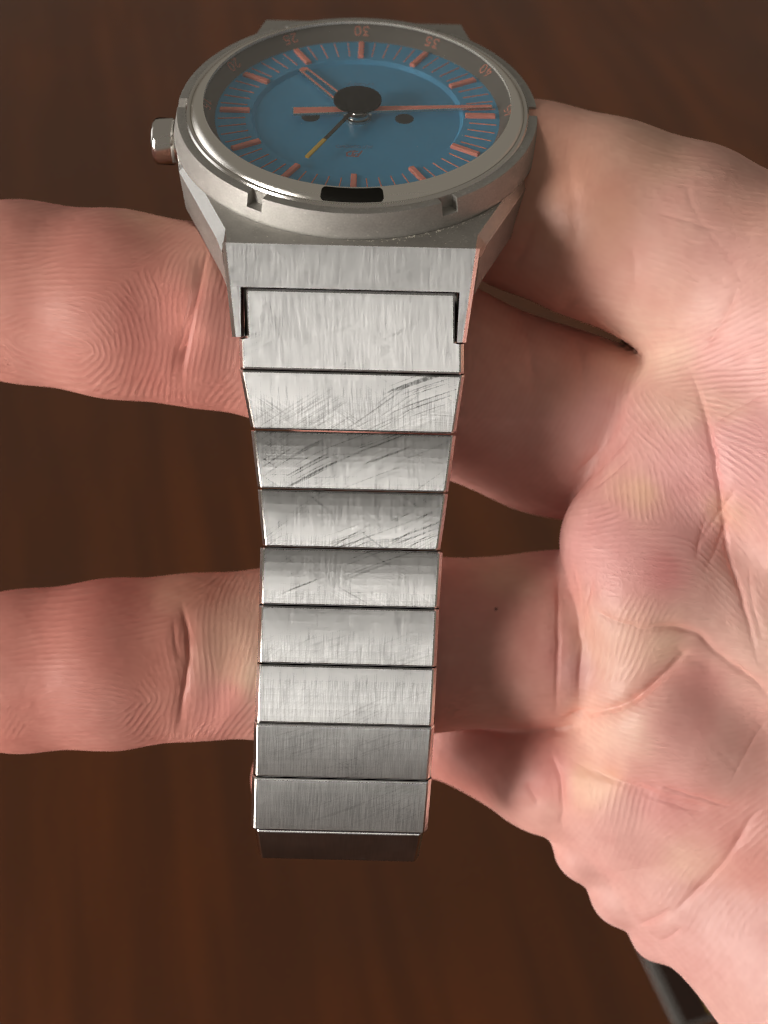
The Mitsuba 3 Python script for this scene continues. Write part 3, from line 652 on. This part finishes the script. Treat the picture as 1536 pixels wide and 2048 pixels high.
# how strong the ridges stand, from place to place
AMP = [
    (-34.26, 21.75, 1, 10.53), (-22.58, 19.28, 1.35, 6.32), (-17.06, 16.85, 0.8, 4.74), (-34.57, -16.87, 0.65, 10.53), (-22.82, -19.59, 0.8, 5.26), (-16.68, -19.72, 0.9, 4.21),
    (35.62, 14.41, 1.9, 5.79), (35.85, 6.24, 1.7, 5.79), (31.27, 6.34, 1.2, 4.21), (26.9, 1.24, 1, 4.21), (24.22, -5.44, 0.7, 4.21), (23.89, -14.27, 0.8, 4.21),
    (26.77, -20.31, 1.2, 4.74), (30.39, -33.21, 1, 5.26), (27.23, -39.38, 0.45, 4.74), (34.91, -46.19, 0.55, 8.42), (29.6, 26.65, 0.55, 7.37), (34.78, 32.84, 0.4, 6.32),
    (15.14, 12.02, 0.4, 6.32), (12.28, -13.55, 0.12, 7.37), (19.62, 32.05, 0.15, 6.32), (12.95, -31.04, 0.1, 6.32), (32.4, -21.84, 0.5, 5.26)]
w0, a0 = np.zeros(len(v)), np.zeros(len(v))
for x, y, a, r in AMP:
    w = 1.0 / (((VX - x) ** 2 + (VY - y) ** 2) / (r * r) + 0.1) ** 2
    w0 += w; a0 += w * a
patch = 0.15 + 1.5 * meshkit.fbm(np.c_[v / 5.0], 3, 31) ** 1.3
amp = a0 / w0 * patch * np.where(VX > 20.5, 0.72, 0.9)
disp += (0.018 * ridge + 0.010 * np.maximum(ridge, 0)) * amp * FRONT
fine = meshkit.fbm(v / 0.9, 3, 12) - 0.5
lattice = np.abs(meshkit.noise(v / 0.55, 15) - 0.5) + np.abs(meshkit.noise(v / np.array([0.9, 0.5, 0.7]), 16) - 0.5)
disp += 0.02 * (lattice - 0.4) * np.clip(1.0 - 0.8 * amp, 0.1, 1) * FRONT
disp += 0.05 * fine * FRONT + 0.12 * (meshkit.fbm(v / 4.5, 3, 77) - 0.5)

# skin colour: blood, callus and pallor, plus redder shade painted into the little finger
TONE = [  # x, y, colour, reach
    (-36.34, 23.81, (0.63, 0.34, 0.25), 7.89), (-29.08, 25.8, (0.6, 0.31, 0.23), 6.32), (-24.07, 19.75, (0.58, 0.29, 0.22), 5.26), (-35.19, 15.49, (0.66, 0.38, 0.29), 5.26),
    (-17.18, 27.45, (0.62, 0.39, 0.28), 4.21), (-16.44, 19.86, (0.6, 0.33, 0.25), 4.21), (-25.16, 32.47, (0.6, 0.38, 0.26), 3.16), (-36.73, -15.88, (0.62, 0.31, 0.23), 7.37),
    (-29.48, -12.25, (0.56, 0.27, 0.2), 5.79), (-31.1, -21.64, (0.62, 0.34, 0.26), 4.74), (-23.27, -14.34, (0.55, 0.28, 0.2), 4.74), (-16.07, -14.4, (0.6, 0.42, 0.29), 4.74),
    (-17.19, -19.7, (0.6, 0.33, 0.26), 3.68), (-22.45, -7.84, (0.6, 0.37, 0.25), 3.16), (-13.46, -17.01, (0.62, 0.48, 0.33), 2.63), (29.84, 16.14, (0.74, 0.55, 0.4), 3.16),
    (35.21, 15.47, (0.74, 0.44, 0.36), 4.74), (35.85, 6.24, (0.74, 0.42, 0.36), 5.79), (34.16, 10.37, (0.75, 0.48, 0.36), 3.16), (31.03, 11.03, (0.74, 0.5, 0.37), 3.16),
    (34.85, 0.2, (0.7, 0.45, 0.32), 2.63), (26.93, 2.01, (0.73, 0.47, 0.31), 2.42), (30.35, 3.28, (0.7, 0.39, 0.33), 3.68), (31.38, -1.85, (0.68, 0.38, 0.32), 4.21),
    (28.59, -6.41, (0.6, 0.28, 0.24), 2.42), (23.78, -3.91, (0.68, 0.38, 0.32), 4.21), (34.86, -7.97, (0.72, 0.47, 0.37), 4.74), (37.13, -14, (0.68, 0.46, 0.35), 4.74),
    (23.89, -13.75, (0.66, 0.43, 0.31), 4.21), (28.72, -13.59, (0.68, 0.47, 0.33), 2.63), (32.42, -17.75, (0.6, 0.31, 0.25), 3.16), (24.04, -22.69, (0.74, 0.52, 0.38), 3.68),
    (30.83, -22.84, (0.66, 0.37, 0.3), 4.74), (34.95, -24.39, (0.62, 0.38, 0.3), 4.74), (22.03, -29.19, (0.76, 0.5, 0.32), 2.63), (29.29, -31.06, (0.64, 0.34, 0.28), 3.68),
    (35.03, -31.64, (0.62, 0.33, 0.26), 4.21), (25.75, -35.05, (0.7, 0.43, 0.35), 4.74), (32.23, -37.18, (0.7, 0.47, 0.35), 3.16), (28.83, -42.05, (0.66, 0.41, 0.33), 4.21),
    (37.55, -35.7, (0.6, 0.32, 0.25), 4.21), (34.91, -46.19, (0.66, 0.4, 0.33), 7.37), (36.26, -52.95, (0.66, 0.42, 0.34), 6.32), (30.04, 29.63, (0.68, 0.42, 0.32), 6.32),
    (33.96, 26.48, (0.7, 0.43, 0.34), 5.26), (28.59, 21.96, (0.7, 0.44, 0.33), 3.68), (26.86, 19.48, (0.74, 0.54, 0.4), 3.16), (22.1, 30.9, (0.58, 0.34, 0.23), 4.74),
    (27.5, 37.42, (0.64, 0.42, 0.29), 4.74), (18.22, 34.89, (0.56, 0.33, 0.22), 4.74), (36.13, 30.65, (0.68, 0.42, 0.31), 4.74), (18.09, 17.65, (0.6, 0.36, 0.27), 5.79),
    (12.59, 20.29, (0.56, 0.32, 0.23), 5.79), (15.29, 6.72, (0.6, 0.34, 0.27), 5.79), (23.33, 9.4, (0.64, 0.38, 0.31), 3.68), (12.77, -5.83, (0.62, 0.42, 0.29), 3.16),
    (12.28, -13.55, (0.56, 0.29, 0.22), 6.32), (12.5, -21.34, (0.6, 0.35, 0.27), 3.68), (17.52, -14.56, (0.56, 0.29, 0.23), 3.16), (12.93, -27.65, (0.66, 0.3, 0.23), 4.74),
    (17.22, -34, (0.7, 0.42, 0.33), 3.68), (17.05, -28.2, (0.66, 0.31, 0.25), 3.68), (20.2, -16.71, (0.6, 0.36, 0.3), 2.11)]
w0, c0_ = np.zeros(len(v)), np.zeros((len(v), 3))
jx = VX + 2.6 * (meshkit.fbm(v / 4.0, 3, 51) - 0.5); jy = VY + 2.6 * (meshkit.fbm(v / 4.0, 3, 52) - 0.5)
for x, y, c, r in TONE:
    w = 1.0 / (((jx - x) ** 2 + (jy - y) ** 2) / (r * r) + 0.25) ** 2
    w0 += w; c0_ += w[:, None] * np.array(c)
col = c0_ / w0[:, None]
col = np.array([0.66, 0.375, 0.30]) + (col - np.array([0.66, 0.375, 0.30])) * np.array([1.0, 1.1, 1.1])
col = col * np.array([0.99, 0.865, 0.96]) * (1 - np.clip((-11 - VX) / 6.3, 0, 1)[:, None] * np.array([0.04, 0.14, 0.14]))
mot = meshkit.fbm(v / 2.2, 3, 61)[:, None] - 0.5
col = col * (1 + mot * np.array([0.10, 0.22, 0.22]))
mot2 = meshkit.fbm(v / 0.7, 2, 63)[:, None] - 0.5
col = col * (1 + mot2 * np.array([0.06, 0.12, 0.12]))
col = col * (1 + np.clip(amp, 0, 2)[:, None] * FRONT[:, None] * ridge[:, None] * np.array([0.02, 0.05, 0.05]))   # pale ridge tops
col = col * (1 - red[:, None] * np.array([0.05, 0.20, 0.20]))
for x, y, r in ((11.94, -10.34, 0.17),):    # a small dark mole
    col *= 1 - 0.85 * np.exp(-(((VX - x) ** 2 + (VY - y) ** 2) / (r * r)) ** 2)[:, None] * (N[:, 2] > 0)[:, None]
v = v + N * disp[:, None]
scene['skin'] = {'type': 'principled', 'base_color': {'type': 'mesh_attribute', 'name': 'vertex_color'}, 'roughness': 0.48, 'specular': 0.42, 'flatness': 0.3}
hand_mesh = trimesh.Trimesh(v, f, process=False)
add('hand', hand_mesh, 'skin', smooth=True, color=np.clip(col, 0.01, 0.9),
    label='open right hand, palm towards the viewer, holding up a steel watch on its fingers', category='hand')
print('hand triangles', len(f))

# ------------------------------------------------------------------ what lies on the table beside the hand
# a dark flat box with a grey edge strip; its near corner carries a yellow sticker
def table_point(x, y, h=0.0):
    d = AXES @ np.array([(x - 768) / 2690.0, (1024 - y) / 2690.0, -1.0]); t = (h - eye[2]) / d[2]; return eye + d * t


scene['dark_lacquer'] = {'type': 'principled', 'base_color': rgb(0.022, 0.0075, 0.004), 'roughness': 0.4}
scene['grey_trim'] = {'type': 'principled', 'base_color': rgb(0.13, 0.125, 0.12), 'roughness': 0.45}
scene['yellow_label'] = {'type': 'principled', 'base_color': rgb(0.42, 0.25, 0.03), 'roughness': 0.5}
BX = T().translate([0.0553, 0.0112, 0.0]).rotate([0, 0, 1], 17.1)
def boxed(x0, x1, y0, y1, z0, z1, b):
    m = trimesh.creation.box([(x1 - x0), (y1 - y0), (z1 - z0)]); m.apply_translation([(x0 + x1) / 2, (y0 + y1) / 2, (z0 + z1) / 2])
    m.apply_scale(0.001)
    d = mikit.ply(m, b); d['to_world'] = BX; return d
scene['notebook__cover'] = boxed(1.6, 68, 0.3, 95, 0.2, 1.5, 'dark_lacquer')
scene['notebook__edge_strip'] = boxed(0, 1.6, 0, 95, 0.2, 1.6, 'grey_trim')
scene['notebook__front_strip'] = boxed(1.6, 68, 0, 0.3, 0.2, 1.4, 'grey_trim')
scene['notebook__sticker'] = boxed(7.2, 14, 1.0, 5.2, 1.5, 1.65, 'yellow_label')
labels['notebook'] = {'label': 'thin dark notebook with grey edge strip and yellow sticker, on the table below the hand', 'category': 'notebook'}
